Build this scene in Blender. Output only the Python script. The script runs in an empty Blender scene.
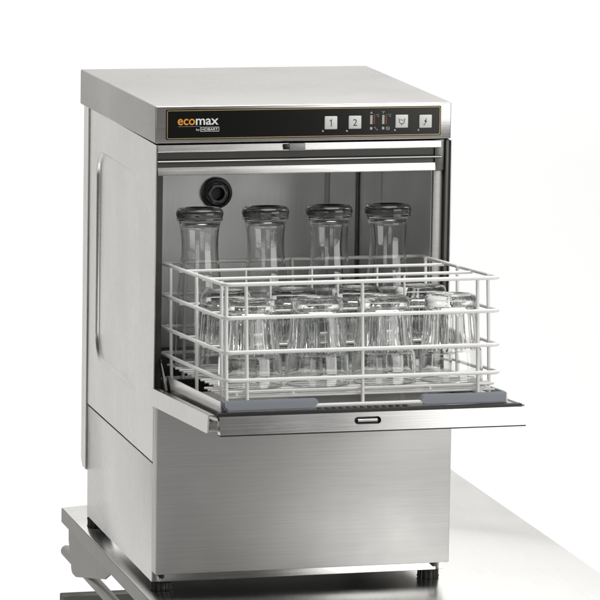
import bpy, bmesh, math, random
from mathutils import Vector, Matrix
R = math.radians
random.seed(7)
scene = bpy.context.scene
COL = scene.collection

# ------------------------------------------------------------------ camera
cam_d = bpy.data.cameras.new('camera')
cam = bpy.data.objects.new('camera', cam_d); COL.objects.link(cam)
CAM_LOC = Vector((-1.34647, -5.93344, 1.45033))
fw = Vector((0.25493804, 0.95933741, -0.12115417)).normalized()
rt = Vector((0.96682577, -0.2549618, 0.0155692)).normalized()
up = rt.cross(fw)
M = Matrix((rt, up, -fw)).transposed().to_4x4(); M.translation = CAM_LOC
cam.matrix_world = M
cam_d.sensor_width = 36.0
cam_d.lens = 4169.96 / 600 * 36.0
cam_d.shift_x = (300 - 305.078) / 600
cam_d.shift_y = -(300 - 123.787) / 600
cam_d.clip_start = 0.1; cam_d.clip_end = 100
scene.camera = cam

# ------------------------------------------------------------------ studio light
world = bpy.data.worlds.new('World'); scene.world = world; world.use_nodes = True
world.node_tree.nodes['Background'].inputs[0].default_value = (1, 0.995, 0.985, 1)
world.node_tree.nodes['Background'].inputs[1].default_value = 0.09

def area(name, loc, target, sx, sy, watts, col=(1, 0.993, 0.982)):
    d = bpy.data.lights.new(name, 'AREA'); d.shape = 'RECTANGLE'; d.size = sx; d.size_y = sy
    d.energy = watts; d.color = col
    o = bpy.data.objects.new(name, d); COL.objects.link(o); o.location = loc
    o.rotation_euler = (Vector(target) - Vector(loc)).to_track_quat('-Z', 'Y').to_euler()
    return o
area('overhead_softbox', (0.45, -0.45, 2.3), (0.35, -0.1, 0.4), 1.6, 1.3, 30)
area('front_softbox', (2.1, -2.5, 1.15), (0.35, 0.0, 0.35), 2.3, 1.9, 47)
area('backdrop_lamp', (-1.5, 0.75, -0.15), (-0.6, 2.4, -0.15), 1.2, 0.8, 8, (1, .995, .985))
area('fill_softbox', (-1.75, -3.4, 0.75), (0.3, 0.2, 0.4), 1.5, 1.3, 11)
area('backdrop_lamp', (1.1, 0.9, 3.0), (1.0, 2.8, 0.2), 3.2, 0.7, 104, (1, .995, .985))

scene.view_settings.view_transform = 'Standard'
scene.view_settings.look = 'None'
scene.view_settings.exposure = 0.0
scene.view_settings.gamma = 1.0
scene.cycles.max_bounces = 24
scene.cycles.transmission_bounces = 20
scene.cycles.glossy_bounces = 8
scene.cycles.diffuse_bounces = 4
scene.cycles.use_denoising = True
scene.cycles.blur_glossy = 0.5

# ------------------------------------------------------------------ materials
def mat(name):
    m = bpy.data.materials.new(name); m.use_nodes = True
    return m, m.node_tree.nodes, m.node_tree.links, m.node_tree.nodes['Principled BSDF']

def plain(name, col, rough=0.5, metal=0.0, spec=0.5):
    m, n, l, b = mat(name)
    b.inputs['Base Color'].default_value = (*col, 1)
    b.inputs['Roughness'].default_value = rough
    b.inputs['Metallic'].default_value = metal
    b.inputs['Specular IOR Level'].default_value = spec
    nz = n.new('ShaderNodeTexNoise'); nz.inputs['Scale'].default_value = 60; nz.inputs['Detail'].default_value = 4
    mp = n.new('ShaderNodeMapRange'); mp.inputs['To Min'].default_value = rough * 0.8; mp.inputs['To Max'].default_value = min(1, rough * 1.25)
    l.new(nz.outputs['Fac'], mp.inputs['Value']); l.new(mp.outputs['Result'], b.inputs['Roughness'])
    return m

def steel(name, col=(0.62, 0.613, 0.60), rough=0.27, axis=0, bump=0.02, smudge=0.07, fine=900, edge=1.0, grain=0.12):
    """brushed stainless steel: grain stretched along one axis, uneven gloss from handling"""
    m, n, l, b = mat(name)
    b.inputs['Metallic'].default_value = 1.0
    b.inputs['Specular Tint'].default_value = (edge, edge, edge, 1)      # reflectance towards grazing
    tc = n.new('ShaderNodeTexCoord')
    mp = n.new('ShaderNodeMapping')
    sc = [fine] * 3; sc[axis] = fine * 0.012
    mp.inputs['Scale'].default_value = sc
    l.new(tc.outputs['Object'], mp.inputs['Vector'])
    g = n.new('ShaderNodeTexNoise'); g.inputs['Scale'].default_value = 1.0; g.inputs['Detail'].default_value = 3
    l.new(mp.outputs['Vector'], g.inputs['Vector'])
    s = n.new('ShaderNodeTexNoise'); s.inputs['Scale'].default_value = 7.0; s.inputs['Detail'].default_value = 5; s.inputs['Roughness'].default_value = 0.6
    l.new(tc.outputs['Object'], s.inputs['Vector'])
    r1 = n.new('ShaderNodeMapRange'); r1.inputs['From Min'].default_value = 0.3; r1.inputs['From Max'].default_value = 0.7
    r1.inputs['To Min'].default_value = rough - smudge; r1.inputs['To Max'].default_value = rough + smudge
    l.new(s.outputs['Fac'], r1.inputs['Value'])
    ad = n.new('ShaderNodeMath'); ad.operation = 'MULTIPLY_ADD'; ad.inputs[1].default_value = grain
    l.new(g.outputs['Fac'], ad.inputs[0]); l.new(r1.outputs['Result'], ad.inputs[2])
    l.new(ad.outputs['Value'], b.inputs['Roughness'])
    cr = n.new('ShaderNodeMapRange'); cr.data_type = 'FLOAT_VECTOR'
    cr.inputs[9].default_value = tuple(c * 0.93 for c in col); cr.inputs[10].default_value = tuple(min(1, c * 1.05) for c in col)
    cr.inputs[7].default_value = (0.3,) * 3; cr.inputs[8].default_value = (0.7,) * 3
    l.new(g.outputs['Fac'], cr.inputs[6]); l.new(cr.outputs[1], b.inputs['Base Color'])
    bp = n.new('ShaderNodeBump'); bp.inputs['Strength'].default_value = bump * 5; bp.inputs['Distance'].default_value = 0.0006
    l.new(g.outputs['Fac'], bp.inputs['Height']); l.new(bp.outputs['Normal'], b.inputs['Normal'])
    return m

M_SIDE = steel('side_steel', axis=2, rough=0.22, smudge=0.04, edge=0.86)
M_TOP = steel('hood_steel', axis=0, rough=0.24, col=(0.50, 0.49, 0.475), smudge=0.05, edge=0.64)
M_PANEL = steel('front_panel_steel', axis=0, rough=0.48, bump=0.008, grain=0.06, smudge=0.06, col=(0.53, 0.525, 0.515))
M_TRIM = steel('trim_steel', axis=0, rough=0.17, bump=0.01, smudge=0.03)
M_BAR = steel('bar_steel', axis=0, rough=0.17, bump=0.008, smudge=0.02, grain=0.06, col=(0.52, 0.515, 0.505))
M_LINER = steel('liner_steel', axis=2, rough=0.34, col=(0.76, 0.757, 0.75), smudge=0.1)
M_TABLE = steel('table_steel', axis=1, rough=0.19, smudge=0.03, bump=0.0, grain=0.03, col=(.88,.875,.86))
M_DARKST = steel('dark_steel', axis=0, rough=0.4, col=(0.2, 0.2, 0.19), edge=0.3)
M_DARK2 = steel('recess_shade_steel', axis=0, rough=0.4, col=(0.085, 0.085, 0.08), edge=0.3)  # steel with the shade of the recesses put into its colour
M_POST = steel('post_steel', axis=2, rough=0.35, col=(0.33, 0.325, 0.315), edge=0.5)
M_TUBE = steel('tube_steel', axis=1, rough=0.35, col=(0.40, 0.39, 0.375), edge=0.5)
M_EDGE = steel('table_edge_steel', axis=1, rough=0.36, col=(0.42, 0.415, 0.40), edge=0.5)
M_WIRE = plain('white_coated_wire', (0.86, 0.855, 0.835), 0.35)
M_BLUE = plain('blue_grey_plastic', (0.29, 0.31, 0.345), 0.42)
M_BLACK = plain('black_plastic', (0.012, 0.012, 0.012), 0.35)
M_RUBBER = plain('black_rubber', (0.015, 0.015, 0.015), 0.55)
M_FASCIA = plain('black_fascia', (0.008, 0.008, 0.007), 0.16, spec=0.3)
M_GOLD = plain('gold_line', (0.55, 0.40, 0.17), 0.35, 0.6)
M_ORANGE = plain('orange_print', (0.80, 0.33, 0.03), 0.5)
M_WHITE = plain('white_print', (0.82, 0.82, 0.80), 0.5)
M_GREYP = plain('grey_print', (0.36, 0.36, 0.35), 0.5)
M_RUST = plain('dull_orange_print', (0.30, 0.11, 0.03), 0.5)
M_BUTTON = plain('white_button', (0.70, 0.70, 0.68), 0.4)
M_LED = plain('grey_lens', (0.42, 0.41, 0.38), 0.3)
M_GREYPL = plain('grey_plastic', (0.27, 0.27, 0.265), 0.35)
M_DROP = plain('white_backdrop', (0.86, 0.86, 0.855), 0.9, spec=0.1)
def glass(name, col=(0.99, 0.995, 0.99), rough=0.0):
    m, n, l, b = mat(name)
    b.inputs['Base Color'].default_value = (*col, 1)
    b.inputs['Transmission Weight'].default_value = 1.0
    b.inputs['IOR'].default_value = 1.5
    nz = n.new('ShaderNodeTexNoise'); nz.inputs['Scale'].default_value = 25
    mp = n.new('ShaderNodeMapRange'); mp.inputs['To Min'].default_value = 0.0; mp.inputs['To Max'].default_value = 0.02
    l.new(nz.outputs['Fac'], mp.inputs['Value']); l.new(mp.outputs['Result'], b.inputs['Roughness'])
    return m
M_GLASS = glass('clear_glass', (0.955, 0.962, 0.957))
M_BASE = glass('darkened_base_glass', (0.27, 0.28, 0.275))  # clear glass in truth; the base's dark refraction is put into the tint
M_BASE2 = glass('dimmed_base_glass', (0.78, 0.79, 0.785))  # tumbler base, dark refraction put into a lighter tint

# ------------------------------------------------------------------ helpers
def link_mesh(name, bm, material, parent=None, pw=None, smooth=None, extra=()):
    bm.normal_update()
    me = bpy.data.meshes.new(name); bm.to_mesh(me); bm.free()
    me.materials.append(material)
    for x in extra: me.materials.append(x)
    o = bpy.data.objects.new(name, me); COL.objects.link(o)
    if smooth is not None:
        me.polygons.foreach_set('use_smooth', [True] * len(me.polygons))
        me.set_sharp_from_angle(angle=R(smooth))
    if parent is not None:
        o.parent = parent
        if pw is not None: o.matrix_parent_inverse = pw.inverted()
    return o

def box(bm, lo, hi, bevel=0.0, seg=2, mi=0):
    lo = Vector(lo); hi = Vector(hi)
    vs = bmesh.ops.create_cube(bm, size=1.0)['verts']
    for v in vs:
        v.co = Vector((lo[i] + (v.co[i] + 0.5) * (hi[i] - lo[i]) for i in range(3)))
    fs = {f for v in vs for f in v.link_faces}
    if bevel:
        es = list({e for f in fs for e in f.edges})
        rr = bmesh.ops.bevel(bm, geom=es, offset=bevel, segments=seg, profile=0.5, affect='EDGES')
        fs = {f for v in rr['verts'] for f in v.link_faces} | {f for f in fs if f.is_valid}
    for f in fs: f.material_index = mi

def hexa(bm, pts, bevel=0.0, seg=2, mi=0):
    """8 corners: bottom ring (4) then top ring (4)"""
    v = [bm.verts.new(p) for p in pts]
    fs = [bm.faces.new([v[i] for i in q]) for q in ((3, 2, 1, 0), (4, 5, 6, 7), (0, 1, 5, 4), (1, 2, 6, 5), (2, 3, 7, 6), (3, 0, 4, 7))]
    for f in fs: f.material_index = mi
    if bevel:
        bmesh.ops.bevel(bm, geom=list({e for f in fs for e in f.edges}), offset=bevel, segments=seg, profile=0.5, affect='EDGES')

def prism(bm, pts, axis, a, b, mi=0, bevel=0.0):
    """closed outline pts (two coordinates) extruded along one axis"""
    def mk(p, t):
        c = [p[0], p[1]]; c.insert(axis, t); return bm.verts.new(c)
    A = [mk(p, a) for p in pts]; B = [mk(p, b) for p in pts]
    n = len(pts); fs = [bm.faces.new(A), bm.faces.new(B[::-1])]
    for i in range(n): fs.append(bm.faces.new((A[i], B[i], B[(i + 1) % n], A[(i + 1) % n])))
    for f in fs: f.material_index = mi
    bmesh.ops.recalc_face_normals(bm, faces=fs)
    if bevel:
        bmesh.ops.bevel(bm, geom=[e for f in fs[:2] for e in f.edges], offset=bevel, segments=2, affect='EDGES')

def tube(bm, pts, r, seg=10, closed=False):
    pts = [Vector(p) for p in pts]; n = len(pts); rings = []
    T = []
    for i in range(n):
        if closed: t = pts[(i + 1) % n] - pts[i - 1]
        else: t = pts[min(i + 1, n - 1)] - pts[max(i - 1, 0)]
        T.append(t.normalized())
    nrm = T[0].orthogonal().normalized()
    for i in range(n):
        nrm = (nrm - T[i] * nrm.dot(T[i])).normalized(); bi = T[i].cross(nrm)
        rings.append([bm.verts.new(pts[i] + (nrm * math.cos(2 * math.pi * k / seg) + bi * math.sin(2 * math.pi * k / seg)) * r) for k in range(seg)])
    m = n if closed else n - 1
    for i in range(m):
        a = rings[i]; b = rings[(i + 1) % n]
        off = 0
        if closed and i == n - 1:
            off = min(range(seg), key=lambda q: (a[0].co - b[q].co).length)
        for k in range(seg):
            bm.faces.new((a[k], a[(k + 1) % seg], b[(k + 1 + off) % seg], b[(k + off) % seg]))
    if not closed:
        bm.faces.new(rings[0][::-1]); bm.faces.new(rings[-1])

def lathe(bm, prof, seg=64, rfun=None, closed=True, axis='Z', c=(0, 0, 0), mi=0):
    """prof: (r, z) list from one axis end to the other; r=0 ends are poles"""
    def at(r, z, k):
        a = 2 * math.pi * k / seg
        rr = r * (rfun(a, r, z) if rfun else 1)
        x, y = rr * math.cos(a), rr * math.sin(a)
        if axis == 'Z': p = (x, y, z)
        elif axis == 'Y': p = (x, z, y)
        else: p = (z, x, y)
        return Vector(p) + Vector(c)
    prev = None; fs = []
    for (r, z) in prof:
        if r < 1e-7: cur = [bm.verts.new(at(0, z, 0))]
        else: cur = [bm.verts.new(at(r, z, k)) for k in range(seg)]
        if prev is not None:
            if len(prev) == 1 and len(cur) > 1:
                fs += [bm.faces.new((prev[0], cur[(k + 1) % seg], cur[k])) for k in range(seg)]
            elif len(cur) == 1 and len(prev) > 1:
                fs += [bm.faces.new((prev[k], prev[(k + 1) % seg], cur[0])) for k in range(seg)]
            elif len(prev) > 1:
                fs += [bm.faces.new((prev[k], prev[(k + 1) % seg], cur[(k + 1) % seg], cur[k])) for k in range(seg)]
        prev = cur
    for f in fs: f.material_index = mi
    bmesh.ops.recalc_face_normals(bm, faces=fs)

def rounded(x0, y0, x1, y1, r, n=6):
    out = []
    for cx, cy, a0 in ((x1 - r, y1 - r, 0), (x0 + r, y1 - r, 90), (x0 + r, y0 + r, 180), (x1 - r, y0 + r, 270)):
        for i in range(n + 1):
            a = R(a0 + 90 * i / n); out.append((cx + r * math.cos(a), cy + r * math.sin(a)))
    return out

def text_into(bm, s, rect, y, mi, bold=0.0, thick=0.0003, slant=0.0):
    """lettering fitted to rect (x0, z0, x1, z1) on the plane y = const, facing -y"""
    cu = bpy.data.curves.new('lettering', 'FONT'); cu.body = s; cu.offset = bold; cu.size = 1.0; cu.resolution_u = 4
    to = bpy.data.objects.new('lettering', cu); COL.objects.link(to)
    dg = bpy.context.evaluated_depsgraph_get(); dg.update()
    me = bpy.data.meshes.new_from_object(to.evaluated_get(dg))
    bpy.data.objects.remove(to); bpy.data.curves.remove(cu)
    xs = [v.co.x for v in me.vertices]; zs = [v.co.y for v in me.vertices]
    x0, z0, x1, z1 = rect
    ax, bx = min(xs), max(xs); az, bz = min(zs), max(zs)
    vs = [bm.verts.new((x0 + (v.co.x - ax) / (bx - ax) * (x1 - x0), y - thick, z0 + (v.co.y - az) / (bz - az) * (z1 - z0))) for v in me.vertices]
    for p in me.polygons:
        try:
            f = bm.faces.new([vs[i] for i in p.vertices]); f.material_index = mi
            f.normal_update()
            if f.normal.y > 0: f.normal_flip()
        except ValueError: pass
    bpy.data.meshes.remove(me)

def empty(name, label, cat, mw, group=None):
    o = bpy.data.objects.new(name, None); COL.objects.link(o); o.matrix_world = mw
    o['label'] = label; o['category'] = cat
    if group: o['group'] = group
    o.empty_display_size = 0.05
    return o

def copy_tree(o, parent=None):
    c = o.copy(); COL.objects.link(c)
    if parent is not None:
        c.parent = parent; c.matrix_parent_inverse = o.matrix_parent_inverse.copy()
    for ch in [k for k in bpy.data.objects if k.parent == o]: copy_tree(ch, c)
    return c

# ------------------------------------------------------------------ the setting: white studio sweep
bm = bmesh.new()
prof = [(-7.0, -0.9), (1.2, -0.9)]
for i in range(1, 13):
    a = R(90 * i / 12); prof.append((1.2 + 1.2 * math.sin(a), -0.9 + 1.2 * (1 - math.cos(a))))
prof.append((2.4, 4.5))
L = [bm.verts.new((-5, y, z)) for y, z in prof]; Rr = [bm.verts.new((7, y, z)) for y, z in prof]
for i in range(len(prof) - 1): bm.faces.new((L[i], Rr[i], Rr[i + 1], L[i + 1]))
drop = link_mesh('backdrop', bm, M_DROP, smooth=60); drop['kind'] = 'structure'
drop['label'] = 'plain white studio backdrop sweeping behind and below the table'

# ------------------------------------------------------------------ work table
TX0, TX1, TY0, TY1, TY2 = -0.008, 0.709, -0.75, 0.612, 0.795
tm = Matrix.Translation((0.35, 0, -0.9))
table = empty('work_table', 'stainless steel work table under the glasswasher, seen from its left edge', 'table', tm)
bm = bmesh.new(); hexa(bm, [(TX0 + .0012, TY0, -.003), (TX1, TY0, -.003), (TX1, TY2, -.003), (TX0 + .0012, TY1, -.003), (TX0 + .0012, TY0, 0), (TX1, TY0, 0), (TX1, TY2, 0), (TX0 + .0012, TY1, 0)], 0.0008, 2)
link_mesh('tabletop', bm, M_TABLE, table, tm, smooth=40)
bm = bmesh.new(); box(bm, (TX0, TY0 + .001, -0.0235), (TX0 + .0010, TY1 - .001, -0.0006), 0.0004, 2)
link_mesh('edge_trim', bm, M_EDGE, table, tm, smooth=40)
bm = bmesh.new(); box(bm, (TX1 - .003, TY0 + .002, -0.0235), (TX1 - .0004, TY2 - .004, -0.0032), 0.0004)
link_mesh('edge_trim', bm, M_EDGE, table, tm, smooth=40)
bm = bmesh.new()
pl = [(0.560, -0.0235), (0.560, -0.042)] + [(0.541, -0.075)]
for i in range(7):
    a = R(-80 * i / 6); pl.append((0.523 + 0.016 * math.cos(a), -0.078 + 0.0125 * math.sin(a)))
pl += [(0.500, -0.0900), (0.283, -0.0437), (0.235, -0.0235)]
prism(bm, pl, 0, -0.0062, -0.0032)
link_mesh('bracket', bm, M_TUBE, table, tm)
bm = bmesh.new(); tube(bm, [(0.008, 0.645, -0.080), (0.008, -0.72, -0.080)], 0.0095, 20)
link_mesh('side_rail', bm, M_TUBE, table, tm, smooth=50)
bm = bmesh.new(); box(bm, (-0.012, 0.572, -0.175), (0.70, 0.600, -0.1385), 0.002)
link_mesh('cross_rail', bm, M_DARKST, table, tm, smooth=40)
for (x, y) in ((0.22, 0.56), (0.66, 0.56), (0.22, -0.68), (0.66, -0.68)):
    bm = bmesh.new(); box(bm, (x - .02, y - .02, -0.898), (x + .02, y + .02, -0.0240), 0.002)
    link_mesh('leg', bm, M_TUBE, table, tm, smooth=40)

# ------------------------------------------------------------------ glasswasher
wm = Matrix.Translation((0.23, 0.23, 0.0))
washer = empty('glasswasher', 'stainless steel undercounter glasswasher with its door folded down open', 'dishwasher', wm)
X0, X1 = 0.003, 0.457
def part(name, bm, m, smooth=40, extra=(), parent=None):
    if parent is None: return link_mesh(name, bm, m, washer, wm, smooth, extra)
    return link_mesh(name, bm, m, parent, None, smooth, extra)     # parts keep world-aligned axes, so children need no offset

# top cover, a whisker wider at the rear
bm = bmesh.new()
hexa(bm, [(0.003, 0, .675), (.4565, 0, .675), (.466, .507, .675), (-.0045, .507, .675),
          (0.003, 0, .730), (.4565, 0, .730), (.466, .507, .730), (-.0045, .507, .730)], 0.0016, 3)
cover = part('top_cover', bm, M_TOP)

# side panel with a pressed field, fading out towards the front
def side_sheet(x, sgn):
    bm = bmesh.new()
    y0, y1, z0, z1 = -0.006, 0.466, 0.2000, 0.6735
    ny, nz = 250, 210
    def d(y, z):
        a, b, c0, c1, r = -0.2, 0.412, 0.282, 0.616, 0.042
        cx, cz = (a + b) / 2, (c0 + c1) / 2
        qx, qz = abs(y - cx) - (b - a) / 2 + r, abs(z - cz) - (c1 - c0) / 2 + r
        s = math.hypot(max(qx, 0), max(qz, 0)) + min(max(qx, qz), 0) - r
        t = min(1, max(0, -s / 0.0062)); t = t * t * (3 - 2 * t)
        f = min(1, max(0, (y - 0.085) / 0.13)); f = f * f * (3 - 2 * f)
        return 0.0047 * t * f
    g = [[bm.verts.new((x + sgn * d(y0 + (y1 - y0) * i / ny, z0 + (z1 - z0) * j / nz), y0 + (y1 - y0) * i / ny, z0 + (z1 - z0) * j / nz)) for j in range(nz + 1)] for i in range(ny + 1)]
    for i in range(ny):
        for j in range(nz):
            q = (g[i][j], g[i][j + 1], g[i + 1][j + 1], g[i + 1][j])
            bm.faces.new(q if sgn > 0 else q[::-1])
    # returned edges
    for edge, wd in (([g[i][0] for i in range(ny + 1)], .012), ([g[i][nz] for i in range(ny + 1)][::-1], .004), ([g[0][j] for j in range(nz + 1)][::-1], .0016), ([g[ny][j] for j in range(nz + 1)], .012)):
        back = [bm.verts.new(v.co + Vector((sgn * wd, 0, 0))) for v in edge]
        for k in range(len(edge) - 1):
            q = (edge[k], edge[k + 1], back[k + 1], back[k]); bm.faces.new(q if sgn > 0 else q[::-1])
    return bm
part('side_panel', side_sheet(X0, 1), M_SIDE, 35)
part('side_panel', side_sheet(X1, -1), M_SIDE, 35)
for x0, x1 in ((X0, X0 + .012), (X1 - .012, X1)):
    bm = bmesh.new(); box(bm, (x0, -0.006, 0.0185), (x1, 0.462, 0.1972), 0.0012)
    part('lower_side_panel', bm, M_SIDE)
# dark carcass inside the seams
bm = bmesh.new(); box(bm, (X0 + .013, 0.012, 0.03), (X1 - .013, 0.4665, 0.2315)); box(bm, (X0 + .013, 0.4405, 0.2320), (X1 - .013, 0.4665, 0.674))
part('carcass', bm, M_DARKST)
bm = bmesh.new()
prism(bm, [(0.467, 0.674), (0.504, 0.674), (0.504, 0.105), (0.492, 0.092), (0.467, 0.092)], 0, X0 - .002, X1 + .002, bevel=0.0012)
part('rear_panel', bm, M_SIDE, 30)
# plinth frame and front panel
bm = bmesh.new(); box(bm, (X0 + .0125, -0.006, 0.018), (X1 - .0125, 0.0, 0.100), 0.001)
plinth = part('plinth', bm, M_TRIM)
for (x, z) in ((0.0185, .0275), (.4405, .0275)):
    bm = bmesh.new(); lathe(bm, [(0, -0.011), (0.0035, -0.0105), (0.0042, -0.009), (0.0042, -0.0062), (0, -0.0062)], 20, axis='Y', c=(x, 0, z))
    part('screw', bm, M_BLACK, 40, parent=plinth)
bm = bmesh.new(); box(bm, (X0, -0.034, 0.0352), (X1 - .0005, -0.0065, 0.286), 0.0014, 2)
part('front_panel', bm, M_PANEL)
# feet
for (x, y) in ((0.024, 0.022), (0.441, 0.024), (0.019, 0.455), (0.436, 0.455)):
    bm = bmesh.new()
    rib = lambda a, r, z: 1 + 0.05 * (1 if math.sin(a * 14) > 0 else -1)
    lathe(bm, [(0, 0.0003), (0.0155, 0.0003), (0.0163, 0.003), (0.0154, 0.0045), (0.0154, 0.0125), (0.0163, 0.014), (0.015, 0.0178), (0, 0.0178)], 84, rib, c=(x, y, 0))
    part('foot', bm, M_RUBBER, 30)

# wash chamber: a five-sided liner with rounded upper corners, open to the front
CX0, CX1, CY1, CZ0, CZ1 = 0.0185, 0.4320, 0.420, 0.240, 0.652
def arch(grow=0.0, r=0.03):
    pts = [(CX0 - grow, CZ0 - grow), (CX1 + grow, CZ0 - grow)]
    for i in range(9):
        a = R(90 * i / 8); pts.append((CX1 + grow - r + r * math.cos(a), CZ1 + grow - r + r * math.sin(a)))
    for i in range(9):
        a = R(90 + 90 * i / 8); pts.append((CX0 - grow + r + r * math.cos(a), CZ1 + grow - r + r * math.sin(a)))
    return pts
bm = bmesh.new()
A = arch(); B = arch(0.0015); n = len(A)
fi = [bm.verts.new((x, 0.016, z)) for x, z in A]; bi = [bm.verts.new((x, CY1, z)) for x, z in A]
fo = [bm.verts.new((x, 0.016, z)) for x, z in B]; bo = [bm.verts.new((x, CY1 + .0015, z)) for x, z in B]
for i in range(n):
    j = (i + 1) % n
    bm.faces.new((fi[i], bi[i], bi[j], fi[j])); bm.faces.new((fo[i], fo[j], bo[j], bo[i])); bm.faces.new((fi[i], fi[j], fo[j], fo[i]))
bm.faces.new(bi); bm.faces.new(bo[::-1])
bmesh.ops.recalc_face_normals(bm, faces=bm.faces[:])
chamber = part('wash_chamber', bm, M_LINER, 35)
bm = bmesh.new(); tube(bm, [(0.380, CY1 - .001, 0.245), (0.380, CY1 - .001, 0.65)], 0.0042, 12)  # white tube stands in for a highlight line on the back wall
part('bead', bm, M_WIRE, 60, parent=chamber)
bm = bmesh.new(); tube(bm, [(CX1 + .0015, 0.285, 0.245), (CX1 + .0015, 0.285, 0.65)], 0.003, 12)
part('bead', bm, M_LINER, 60, parent=chamber)
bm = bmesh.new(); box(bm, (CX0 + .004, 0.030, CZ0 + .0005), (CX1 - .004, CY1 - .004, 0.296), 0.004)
part('dark_floor_box', bm, M_DARK2, 40, parent=chamber)  # added dark box, puts darkness into what the glasses refract
# dark strip put in along the line where back and right walls meet
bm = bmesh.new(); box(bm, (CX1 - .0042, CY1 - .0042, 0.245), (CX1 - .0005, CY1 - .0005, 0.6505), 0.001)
part('corner_strip', bm, M_DARKST, 40, parent=chamber)
# hose port on the back wall
px, pz = 0.198, 0.5405
bm = bmesh.new()
y = CY1
lathe(bm, [(0.0246, y - .0003), (0.0252, y - .005), (0.0235, y - .0095), (0.0195, y - .010), (0.0180, y - .007), (0.0178, y - .0042), (0.0165, y - .004), (0.0150, y - .004)], 72, axis='Y', c=(px, 0, pz))
lathe(bm, [(0.0158, y - .0042), (0.0158, y - .013), (0.0150, y - .0142), (0.0112, y - .0145), (0.0106, y - .0140)], 72,
      lambda a, r, z: 1.0 if r < 0.0142 else math.cos(math.pi / 6) / math.cos((a % (math.pi / 3)) - math.pi / 6) * 1.05, axis='Y', c=(px, 0, pz), mi=1)
lathe(bm, [(0.0106, y - .0139), (0.0100, y - .0130), (0.0098, y - .0020), (0.0, y - .0018)], 48, axis='Y', c=(px, 0, pz))
tube(bm, [(px + .0172 * math.cos(k * math.pi / 24), y - .0085, pz + .0172 * math.sin(k * math.pi / 24)) for k in range(48)], 0.0007, 6, True)
for f in bm.faces:
    c = f.calc_center_median()
    if abs(math.hypot(c.x - px, c.z - pz) - .0172) < .0008 and abs(c.y - y + .0085) < .0008: f.material_index = 1
part('hose_port', bm, M_BLACK, 40, (M_GREYPL,), parent=chamber)

# frame of the opening: left and right posts, header rails
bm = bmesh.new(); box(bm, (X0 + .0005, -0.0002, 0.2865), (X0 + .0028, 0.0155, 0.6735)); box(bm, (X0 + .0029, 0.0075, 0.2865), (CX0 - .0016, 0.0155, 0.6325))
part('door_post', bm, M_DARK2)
bm = bmesh.new()
box(bm, (CX1 + .0017, 0.0105, 0.2865), (0.4485, 0.0155, 0.6260), 0.0012)
part('door_post', bm, M_PANEL)
bm = bmesh.new(); box(bm, (0.4490, -0.0002, 0.2865), (X1 - .0005, 0.0155, 0.6735), 0.0012); box(bm, (0.4335, 0.005, 0.6265), (0.4485, 0.0155, 0.6735), 0.001)
part('door_post', bm, M_DARKST)
hx0, hx1 = X0 + .0040, 0.4415
bm = bmesh.new()
prism(bm, [(0.0150, 0.6740), (0.0016, 0.6722), (-0.0010, 0.6630), (-0.0002, 0.6618), (0.0150, 0.6618)], 0, hx0, hx1)
header = part('header_rail', bm, M_TRIM, 25)
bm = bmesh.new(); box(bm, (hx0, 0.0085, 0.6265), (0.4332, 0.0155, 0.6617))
part('rail_backing', bm, M_DARK2, 30, parent=header)  # shade between the rails put into the dark colour
bm = bmesh.new()
prism(bm, [(0.0084, 0.6505), (0.0005, 0.6490), (-0.0005, 0.6475), (0.0015, 0.6462), (0.0084, 0.6470)], 0, hx0, 0.4425)
part('drip_lip', bm, M_POST, 25, parent=header)
bm = bmesh.new()
prism(bm, [(0.0084, 0.6395), (0.0004, 0.6392), (-0.0026, 0.6290), (-0.0024, 0.6275), (0.0084, 0.6268)], 0, hx0, 0.4325)
part('drip_rail', bm, M_TRIM, 25, parent=header)
bm = bmesh.new(); box(bm, (0.1975, -0.0035, 0.6635), (0.2060, 0.006, 0.6715), 0.0006, mi=1); box(bm, (0.2062, -0.004, 0.6615), (0.2305, 0.006, 0.6722), 0.0006)
part('door_latch', bm, M_GREYPL, 30, (M_BLACK,))

# control panel
fy = -0.0016
bm = bmesh.new()
prism(bm, rounded(0.0185, 0.6806, 0.4402, 0.7252, 0.002), 1, fy, -0.0001)
panel = part('control_panel', bm, M_FASCIA, 30)
bm = bmesh.new()
o1 = rounded(0.0200, 0.6819, 0.4387, 0.7240, 0.002); o2 = rounded(0.0209, 0.6828, 0.4378, 0.7231, 0.0015)
va = [bm.verts.new((x, fy - .0004, z)) for x, z in o1]; vb = [bm.verts.new((x, fy - .0004, z)) for x, z in o2]
for i in range(len(va)):
    j = (i + 1) % len(va); bm.faces.new((va[i], vb[i], vb[j], va[j]))
bmesh.ops.recalc_face_normals(bm, faces=bm.faces[:])
part('gold_border', bm, M_GOLD, None, parent=panel)
bm = bmesh.new()
text_into(bm, 'eco', (0.0360, 0.7020, 0.0622, 0.7115), fy, 0, 0.014)
text_into(bm, 'max', (0.0634, 0.7020, 0.0978, 0.7115), fy, 1, 0.014)
text_into(bm, 'by', (0.0640, 0.6928, 0.0692, 0.6968), fy, 1, 0.0)
text_into(bm, 'HOBART', (0.0722, 0.6937, 0.0970, 0.6973), fy, 1, 0.012)
a, b2 = rounded(0.0703, 0.6921, 0.0988, 0.6989, 0.0004, 2), rounded(0.0709, 0.6927, 0.0982, 0.6983, 0.0003, 2)
va = [bm.verts.new((x, fy - .0003, z)) for x, z in a]; vb = [bm.verts.new((x, fy - .0003, z)) for x, z in b2]
for i in range(len(va)):
    j = (i + 1) % len(va); f = bm.faces.new((va[i], vb[i], vb[j], va[j])); f.material_index = 1
for k in range(2):
    f = bm.faces.new([bm.verts.new(q) for q in ((0.0368, fy - .0003, 0.7001), (0.0705, fy - .0003, 0.7001), (0.0705, fy - .0003, 0.6997), (0.0368, fy - .0003, 0.6997))][::1]); f.material_index = 2
    break
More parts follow.
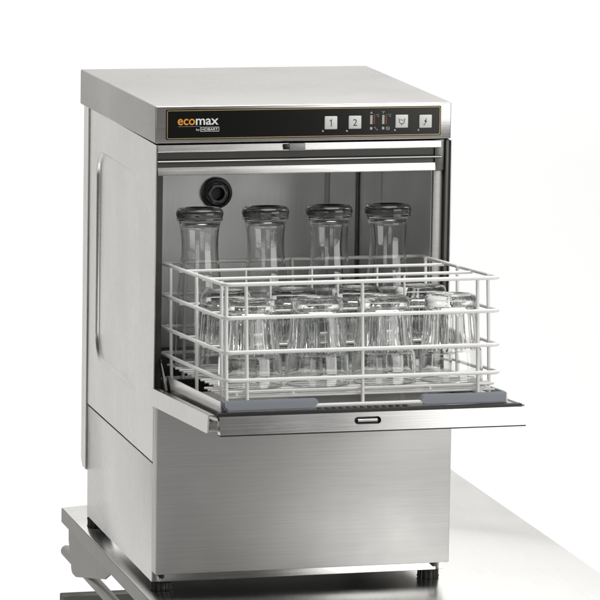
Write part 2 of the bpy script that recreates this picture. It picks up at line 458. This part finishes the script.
part('brand_lettering', bm, M_ORANGE, None, (M_WHITE, M_GREYP), parent=panel)

def poly(bm, pts, y, mi):
    f = bm.faces.new([bm.verts.new((x, y, z)) for x, z in pts]); f.material_index = mi; f.normal_update()
    if f.normal.y > 0: f.normal_flip()
def stroke(bm, pts, w, y, mi):
    for (x0, z0), (x1, z1) in zip(pts, pts[1:]):
        d = Vector((x1 - x0, z1 - z0)); d.normalize(); nx, nz = -d.y * w / 2, d.x * w / 2; ex, ez = d.x * w / 2, d.y * w / 2
        poly(bm, [(x0 + nx - ex, z0 + nz - ez), (x1 + nx + ex, z1 + nz + ez), (x1 - nx + ex, z1 - nz + ez), (x0 - nx - ex, z0 - nz - ez)], y, mi)
for i, (bx, bz) in enumerate(((0.2693, 0.7023), (0.3063, 0.7024), (0.3787, 0.7028), (0.4157, 0.7022))):
    bm = bmesh.new(); h = 0.0098
    box(bm, (bx - h, fy - .0019, bz - h), (bx + h, fy - .0001, bz + h), 0.0013, 3)
    sy = fy - .0020
    if i == 0: stroke(bm, [(bx - .0018, bz + .0028), (bx + .0004, bz + .0046)], .0011, sy, 1); stroke(bm, [(bx + .0005, bz + .0046), (bx + .0005, bz - .0050)], .0012, sy - .00005, 1)
    if i == 1: text_into(bm, '2', (bx - .0030, bz - .0052, bx + .0032, bz + .0048), sy + .0003, 1, 0.0)
    if i == 2:
        stroke(bm, [(bx - .0046, bz + .0042), (bx - .0036, bz - .0020), (bx - .0016, bz - .0036), (bx + .0016, bz - .0036), (bx + .0036, bz - .0020), (bx + .0046, bz + .0042)], .0009, sy, 1)
        stroke(bm, [(bx - .0030, bz + .0018), (bx - .0008, bz + .0026), (bx + .0012, bz + .0012), (bx + .0034, bz + .0022)], .0007, sy, 1)
        stroke(bm, [(bx, bz - .0036), (bx, bz - .0056)], .0010, sy, 1)
    if i == 3:
        poly(bm, [(bx + .0022, bz + .0060), (bx - .0026, bz - .0002), (bx + .0000, bz + .0002), (bx + .0010, bz + .0022)], sy, 1)
        poly(bm, [(bx + .0000, bz + .0002), (bx - .0026, bz - .0002), (bx + .0000, bz - .0004)], sy - .00005, 1)
        poly(bm, [(bx - .0002, bz + .0006), (bx + .0026, bz + .0008), (bx - .0018, bz - .0052), (bx - .0004, bz - .0006)], sy - .0001, 1)
        poly(bm, [(bx - .0030, bz - .0062), (bx - .0030, bz - .0036), (bx - .0008, bz - .0048)], sy - .0001, 1)
    part('button', bm, M_BUTTON, 40, (M_BLACK,), parent=panel)
for (bx, bz) in ((0.2572, .6898), (0.2942, .6894), (0.3685, .6894), (0.4050, .6890)):
    bm = bmesh.new(); lathe(bm, [(0, fy - .0012), (0.0011, fy - .0010), (0.0015, fy - .0004), (0.0015, fy + .0002)], 20, axis='Y', c=(bx, 0, bz))
    part('indicator_lens', bm, M_LED, 50, parent=panel)
for gi, gx in enumerate((0.3318, 0.3503)):
    bm = bmesh.new(); gy = fy - .0003
    poly(bm, [(gx - .0018, .6990), (gx + .0018, .6990), (gx + .0018, .7126), (gx - .0018, .7126)], gy, 0)
    poly(bm, [(gx - .0018, .6908), (gx + .0018, .6908), (gx + .0018, .6948), (gx - .0018, .6948)], gy, 0)
    if gi == 0: poly(bm, [(gx - .0020, .7152), (gx + .0020, .7152), (gx, .7184)], gy, 0)
    else: stroke(bm, [(gx - .0018, .7176), (gx + .0018, .7176)], .0008, gy, 0); stroke(bm, [(gx, .7150), (gx, .7176)], .0008, gy, 0)
    for k in range(7):
        z = .6996 + k * .0021
        poly(bm, [(gx + .0032, z), (gx + .0058, z), (gx + .0058, z + .0010), (gx + .0032, z + .0010)], gy, 1)
    text_into(bm, '°C', (gx + .0072, .7098, gx + .0122, .7140), fy, 2)
    if gi == 0:
        stroke(bm, [(gx + .0050, .6945), (gx + .0072, .6925), (gx + .0078, .6905), (gx + .0100, .6905)], .0010, gy, 2)
    else:
        stroke(bm, [(gx + .0048, .6905), (gx + .0048, .6945), (gx + .0098, .6945), (gx + .0098, .6905), (gx + .0048, .6905)], .0008, gy, 2)
        stroke(bm, [(gx + .0058, .6932), (gx + .0088, .6918)], .0008, gy, 2)
    part('level_gauge', bm, M_LED, None, (M_RUST, M_GREYP), parent=panel)

# ------------------------------------------------------------------ door, folded down and lifted a little at its front
TH = 0.0757
DM = Matrix.Translation((0, 0, 0.300)) @ Matrix.Rotation(-TH, 4, 'X')
def in_door(bm): bmesh.ops.transform(bm, matrix=DM, verts=bm.verts[:]); return bm
bm = bmesh.new()
box(bm, (0.0035, -0.357, -0.0135), (0.4585, -0.006, 0.0020), 0.0012)
# turned-up outer flanges, cut back at the front end
for xa, xb in ((-0.0010, 0.0012), (0.4600, 0.4622)):
    prism(bm, [(-0.007, -0.0145), (-0.007, 0.0118), (-0.3700, 0.0118), (-0.3650, -0.0120), (-0.3620, -0.0145)], 0, xa, xb)
box(bm, (0.0013, -0.3560, 0.0085), (0.0125, -0.007, 0.0098)); box(bm, (0.4495, -0.3640, 0.0085), (0.4599, -0.007, 0.0098))
door = part('door', in_door(bm), M_SIDE, 30)
bm = bmesh.new()
for xa, xb in ((0.0205, 0.0222), (0.4392, 0.4409)):
    prism(bm, [(-0.020, 0.0022), (-0.020, 0.0300), (-0.3560, 0.0285), (-0.3560, 0.0022)], 0, xa, xb)
box(bm, (0.0223, -0.358, 0.0022), (0.4391, -0.020, 0.0045))
part('inner_tray', in_door(bm), M_TRIM, 30, parent=door)
bm = bmesh.new()
for k in range(13): box(bm, (0.170 + k * .0105, -0.348, 0.0047), (0.175 + k * .0105, -0.318, 0.0125), 0.001)
box(bm, (0.024, -0.34, 0.0047), (0.036, -0.03, 0.0148), 0.001); box(bm, (0.4255, -0.34, 0.0047), (0.4375, -0.03, 0.0148), 0.001)
part('support_ribs', in_door(bm), M_POST, 30, parent=door)
# blue grey corner guides that locate the basket
def guide(x0, x1, flip):
    bm = bmesh.new(); y0, y1 = -0.3595, -0.3520; r = 0.0045
    zb, zt = 0.0140, 0.0295
    if flip: pts = [(x0 + .004, zt), (x0, zt - .006), (x0, zb + .006), (x0 + .006, zb), (x1, zb), (x1, zt)]
    else: pts = [(x0, zt), (x1 - .006, zt), (x1 - .002, zt - .003), (x1, zt - .008), (x1 - .005, zb + .002), (x1 - .016, zb), (x0 + .008, zb), (x0 + .001, zb + .006)]
    prism(bm, pts, 1, y0, y1, bevel=0.0022)
    if flip: box(bm, (x1 - .0045, y1 + .0002, zb), (x1, -0.150, zt + .001), 0.0012)
    else: box(bm, (x0, y1 + .0002, zb), (x0 + .0028, -0.285, zt - .006), 0.0012)
    return in_door(bm)
part('basket_guide', guide(0.0228, 0.1630, False), M_BLUE, 50, parent=door)
part('basket_guide', guide(0.3105, 0.4386, True), M_BLUE, 50, parent=door)
# front bar with an oval grip slot
bm = bmesh.new()
bx0, bx1, bz0, bz1 = 0.0120, 0.4590, -0.0150, 0.0105
yb = -0.3885; tilt = 0.0045
def fx(z): return yb + tilt * (z - bz0) / (bz1 - bz0)
sl = rounded(0.2065, -0.0060, 0.2455, 0.0042, 0.0050, 8)     # slot outline x,z
ou = []
for (x, z) in sl:
    cx, cz = 0.226, -0.0009
    dx, dz = x - cx, z - cz
    s = min(((bx1 - cx) if dx > 0 else (cx - bx0)) / max(abs(dx), 1e-9), ((bz1 - cz) if dz > 0 else (cz - bz0)) / max(abs(dz), 1e-9))
    ou.append((cx + dx * s, cz + dz * s))
# plain frame around slot: four strips
xs0, xs1, zs0, zs1 = 0.2065, 0.2455, -0.0060, 0.0042
def quad(p): bm.faces.new([bm.verts.new((x, fx(z), z)) for x, z in p])
quad([(bx0, bz0), (xs0, bz0), (xs0, bz1), (bx0, bz1)]); quad([(xs1, bz0), (bx1, bz0), (bx1, bz1), (xs1, bz1)])
quad([(xs0, bz0), (xs1, bz0), (xs1, zs0), (xs0, zs0)]); quad([(xs0, zs1), (xs1, zs1), (xs1, bz1), (xs0, bz1)])
for (cx, cz, q0) in ((xs1, zs1, 0), (xs0, zs1, 1), (xs0, zs0, 2), (xs1, zs0, 3)):
    seg = sl[q0 * 9:(q0 + 1) * 9]
    bm.faces.new([bm.verts.new((x, fx(z), z)) for x, z in ([(cx, cz)] + (seg[::-1] if True else seg))])
inn = [bm.verts.new((x, fx(z) + .006, z)) for x, z in sl]; out = [bm.verts.new((x, fx(z), z)) for x, z in sl]
for i in range(len(sl)):
    j = (i + 1) % len(sl); f = bm.faces.new((out[i], out[j], inn[j], inn[i])); f.material_index = 1
f = bm.faces.new(inn[::-1]); f.material_index = 1
# top return, bottom return and end caps
y2 = -0.3735
bx = lambda *p: bm.faces.new([bm.verts.new(q) for q in p])
bx((bx0, fx(bz1), bz1), (bx1, fx(bz1), bz1), (bx1, y2, bz1), (bx0, y2, bz1))
bx((bx0, fx(bz0), bz0), (bx0, y2, bz0), (bx1, y2, bz0), (bx1, fx(bz0), bz0))
bx((bx0, fx(bz0), bz0), (bx0, fx(bz1), bz1), (bx0, y2, bz1), (bx0, y2, bz0))
bx((bx1, fx(bz0), bz0), (bx1, y2, bz0), (bx1, y2, bz1), (bx1, fx(bz1), bz1))
bx((bx0, y2, bz0), (bx0, y2, bz1), (bx1, y2, bz1), (bx1, y2, bz0))
bmesh.ops.remove_doubles(bm, verts=bm.verts[:], dist=1e-6)
bmesh.ops.recalc_face_normals(bm, faces=bm.faces[:])
part('front_bar', in_door(bm), M_BAR, None, (M_BLACK,), parent=door)
bm = bmesh.new(); tube(bm, [(0.2118, -0.3838, -0.0012), (0.2402, -0.3838, -0.0012)], 0.0026, 12)
part('grip_pin', in_door(bm), M_TRIM, 40, parent=door)
bm = bmesh.new(); box(bm, (0.0170, -0.3724, -0.0120), (0.4540, -0.3600, 0.0060), 0.001)
box(bm, (0.0135, -0.3732, 0.0068), (0.4575, -0.3605, 0.0138), 0.0008); box(bm, (0.0122, -0.3870, -0.0170), (0.4588, -0.3700, -0.0153), 0.0004)  # last strip adds the dark line below the bar
part('door_seal', in_door(bm), M_RUBBER, 30, parent=door)
for x in (0.0150, 0.4300):
    bm = bmesh.new()
    prism(bm, [(0.004, 0.352), (0.010, 0.352), (-0.030, 0.318), (-0.034, 0.312), (-0.028, 0.308), (0.004, 0.336)], 0, x, x + .003)
    part('hinge_arm', bm, M_DARKST, 30)

# ------------------------------------------------------------------ wire basket standing on the open door
BZ = 0.0150
BM_ = DM @ Matrix.Translation((0.228, -0.1575, BZ))
basket = empty('wire_basket', 'white coated wire basket of upturned glasses standing on the open door', 'basket', BM_)
def bp(name, bm): return link_mesh(name, bm, M_WIRE, basket, None, 60)
def T(x, y, z): return (x - 0.228, y + 0.1575, z - BZ)
rx0, rx1, ry0, ry1 = 0.0267, 0.4297, -0.3560, 0.0470
def ring(z, r=0.0029, c=0.012):
    bm = bmesh.new(); tube(bm, [T(x, y, z) for x, y in rounded(rx0, ry0, rx1, ry1, c, 5)], r, 10, True); return bm
for z in (0.1925, 0.1455, 0.0970, 0.0575, 0.0190): bp('ring_wire', ring(z))
vw = 0.0026
def stick(p, q, r=vw):
    j = lambda: random.uniform(-.0007, .0007)
    m = ((p[0] + q[0]) / 2 + j(), (p[1] + q[1]) / 2 + j() * .5, (p[2] + q[2]) / 2)
    bm = bmesh.new(); tube(bm, [T(p[0] + j(), p[1], p[2]), T(*m), T(q[0] + j(), q[1], q[2])], r, 10); return bm
of = 0.0050
for x in (0.0600, 0.2290, 0.3985):
    bp('upright_wire', stick((x, ry0 + of, 0.0182), (x, ry0 + of, 0.1945))); bp('upright_wire', stick((x, ry1 - of, 0.0182), (x, ry1 - of, 0.1945)))
bp('upright_wire', stick((0.0305, ry0 + of, 0.0182), (0.0305, ry0 + of, 0.1945), 0.0028))
for y in (-0.001, -0.165, -0.318):
    bp('upright_wire', stick((rx0 + of, y, 0.0182), (rx0 + of, y, 0.1945))); bp('upright_wire', stick((rx1 - of, y, 0.0182), (rx1 - of, y, 0.1945)))
FZ = 0.0425
bm = bmesh.new()
k = 0
y = ry0 + 0.010
while y < ry1 - 0.004:
    tube(bm, [T(rx0 + .006, y, FZ - .0018), T(rx1 - .006, y, FZ - .0018)], 0.0018, 8); y += 0.0270
for k in range(7): tube(bm, [T(rx0 + .004, ry0 + .012 + k * .0215, 0.0325 - .0004 * (k % 2)), T(rx1 - .004, ry0 + .012 + k * .0215, 0.0325)], 0.0016, 8)
for x in (0.045, 0.127, 0.228, 0.328, 0.411): tube(bm, [T(x, ry0 + .004, FZ - .0052), T(x, ry1 - .004, FZ - .0052)], 0.0018, 8)
bp('floor_grid', bm)
for yd in (-0.2235, -0.0790):
    bm = bmesh.new()
    tube(bm, [T(rx0, yd, 0.1895), T(rx1, yd, 0.1895)], 0.0023, 8)
    for z in (0.1412, 0.0928): tube(bm, [T(rx0, yd, z), T(rx1, yd, z)], 0.0019, 8)
    for x in (0.027 + .1, 0.227, 0.327): tube(bm, [T(x, yd, FZ), T(x, yd, 0.1895)], 0.0017, 8)
    bp('divider', bm)

# ------------------------------------------------------------------ glasses, upside down
GF = 0.0428
def glass_at(x, y, z=GF, rz=0.0, tx=0.0, ty=0.0):
    return DM @ Matrix.Translation((x, y, z)) @ Matrix.Rotation(tx, 4, 'X') @ Matrix.Rotation(ty, 4, 'Y') @ Matrix.Rotation(rz, 4, 'Z')
def spline(pts, n):
    out = []
    for i in range(len(pts) - 1):
        p0 = pts[max(i - 1, 0)]; p1 = pts[i]; p2 = pts[i + 1]; p3 = pts[min(i + 2, len(pts) - 1)]
        for k in range(n):
            t = k / n
            out.append(tuple(0.5 * (2 * p1[j] + (p2[j] - p0[j]) * t + (2 * p0[j] - 5 * p1[j] + 4 * p2[j] - p3[j]) * t * t + (3 * p1[j] - p0[j] - 3 * p2[j] + p3[j]) * t ** 3) for j in (0, 1)))
    out.append(pts[-1]); return out
def tall_mesh():
    bm = bmesh.new()
    outer = spline([(0.0385, 0.0012), (0.0389, 0.020), (0.0376, 0.070), (0.0338, 0.112), (0.0292, 0.148), (0.0274, 0.174), (0.0284, 0.197), (0.0310, 0.2125)], 5)
    outer += [(0.0326, 0.2142), (0.0340, 0.2152), (0.0347, 0.2162), (0.0346, 0.2174), (0.0341, 0.2182)]
    for i in range(1, 13):
        a = R(-40 + 118 * i / 12); outer.append((0.0264 + 0.0090 * math.cos(a), 0.2252 + 0.0093 * math.sin(a)))
    outer += spline([(0.0235, 0.2338), (0.0180, 0.2315), (0.0120, 0.2295), (0.006, 0.2285), (0.0, 0.2282)], 3)
    inner = spline([(0.0, 0.2165), (0.012, 0.2158), (0.0225, 0.2138), (0.0276, 0.2075), (0.0264, 0.1950), (0.0253, 0.174), (0.0271, 0.148), (0.0317, 0.112), (0.0355, 0.070), (0.0367, 0.020), (0.0364, 0.0012)], 5)
    lip = [(0.0370, 0.0002), (0.0379, 0.0002)]
    lathe(bm, inner + lip + outer, 72)
    for f in bm.faces:                                     # dark refraction in the solid base is put into its tint
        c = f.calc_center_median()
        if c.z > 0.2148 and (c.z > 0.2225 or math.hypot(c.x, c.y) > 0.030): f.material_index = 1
    return bm
NF = 14
def facet(a, r, z):
    if 0.043 < z < 0.108 and r > 0.0335:
        s = min(1, (z - 0.043) / 0.004, (0.108 - z) / 0.010)
        w = 2 * math.pi / NF; f = math.cos(w / 2) / math.cos((a % w) - w / 2)
        groove = 1 - 0.045 * max(0, 1 - min(a % w, w - a % w) / (w * 0.16))
        return 1 + s * (f * 1.012 * groove - 1)
    return 1
def tumbler_mesh():
    bm = bmesh.new()
    outer = [(0.0462, 0.0012), (0.0461, 0.010), (0.0456, 0.025), (0.0450, 0.036), (0.0446, 0.0395), (0.0436, 0.0415), (0.0428, 0.0435), (0.0427, 0.0475)]
    outer += [(0.0424 - 0.0046 * t, 0.0520 + 0.046 * t) for t in (0, .15, .3, .45, .6, .75, .9, 1.0)]
    outer += [(0.0376, 0.1035), (0.0374, 0.1080), (0.0366, 0.1120), (0.0345, 0.1148), (0.0310, 0.1158), (0.0270, 0.1150), (0.018, 0.1130), (0.0, 0.1122)]
    inner = [(0.0, 0.1010), (0.012, 0.1008), (0.0230, 0.1000), (0.0295, 0.0978), (0.0328, 0.0930), (0.0340, 0.0860), (0.0365, 0.0600), (0.0392, 0.0460), (0.0418, 0.0370), (0.0430, 0.0240), (0.0438, 0.0100), (0.0440, 0.0012)]
    inner = spline(inner, 3)
    lip = [(0.0446, 0.0002), (0.0456, 0.0002)]
    K = 1.065
    inner, outer = [(r, z * K) for r, z in inner], [(r, z * K) for r, z in outer]
    lathe(bm, inner + lip + outer, 14 * 12, lambda a, r, z: facet(a, r, z))
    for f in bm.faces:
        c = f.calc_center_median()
        if c.z > 0.1115: f.material_index = 1  # base faces take the darkened tint
    return bm
FP = [('leftmost', 'left end'), ('second from left', ''), ('third from left', ''), ('rightmost', 'right end')]
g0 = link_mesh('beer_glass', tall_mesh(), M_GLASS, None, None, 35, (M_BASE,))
tall = [(0.0745, -0.004, 0.0, 0.004), (0.1765, -0.004, 0.0, -0.003), (0.2735, -0.004, 0.0, 0.002), (0.3640, -0.004, 0.0, 0.004)]
tlab = ['tall waisted beer glass upside down in the back row, directly below the black hose port',
        'tall upturned beer glass in the back row, second from the left',
        'tall upturned beer glass in the back row, third from the left',
        'tall upturned beer glass at the right end of the back row']
for i, (x, y, tx, ty) in enumerate(tall):
    o = g0 if i == 0 else g0.copy()
    if i: COL.objects.link(o)
    o.matrix_world = glass_at(x, y, GF, i * 0.7, tx, ty)
    o['label'] = tlab[i]; o['category'] = 'glass'; o['group'] = 'tall beer glasses in the back row of the basket'
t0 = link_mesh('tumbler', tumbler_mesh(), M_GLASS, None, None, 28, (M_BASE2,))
rows = [(-0.298, (0.0775, 0.1760, 0.2745, 0.3745), 'front', 'tumblers in the front row of the basket'),
        (-0.150, (0.0790, 0.1775, 0.2760, 0.3730), 'middle', 'tumblers in the middle row of the basket')]
places = ['at the left end', 'second from the left', 'third from the left', 'at the right end']
first = True
for (y, xs, rn, grp) in rows:
    for i, x in enumerate(xs):
        o = t0 if first else t0.copy()
        if not first: COL.objects.link(o)
        first = False
        o.matrix_world = glass_at(x, y, GF, 0.13 + i * 0.21 + (0.4 if rn == 'middle' else 0))
        o['label'] = f'short fluted tumbler upside down in the {rn} row of the basket, {places[i]}'
        o['category'] = 'glass'; o['group'] = grp
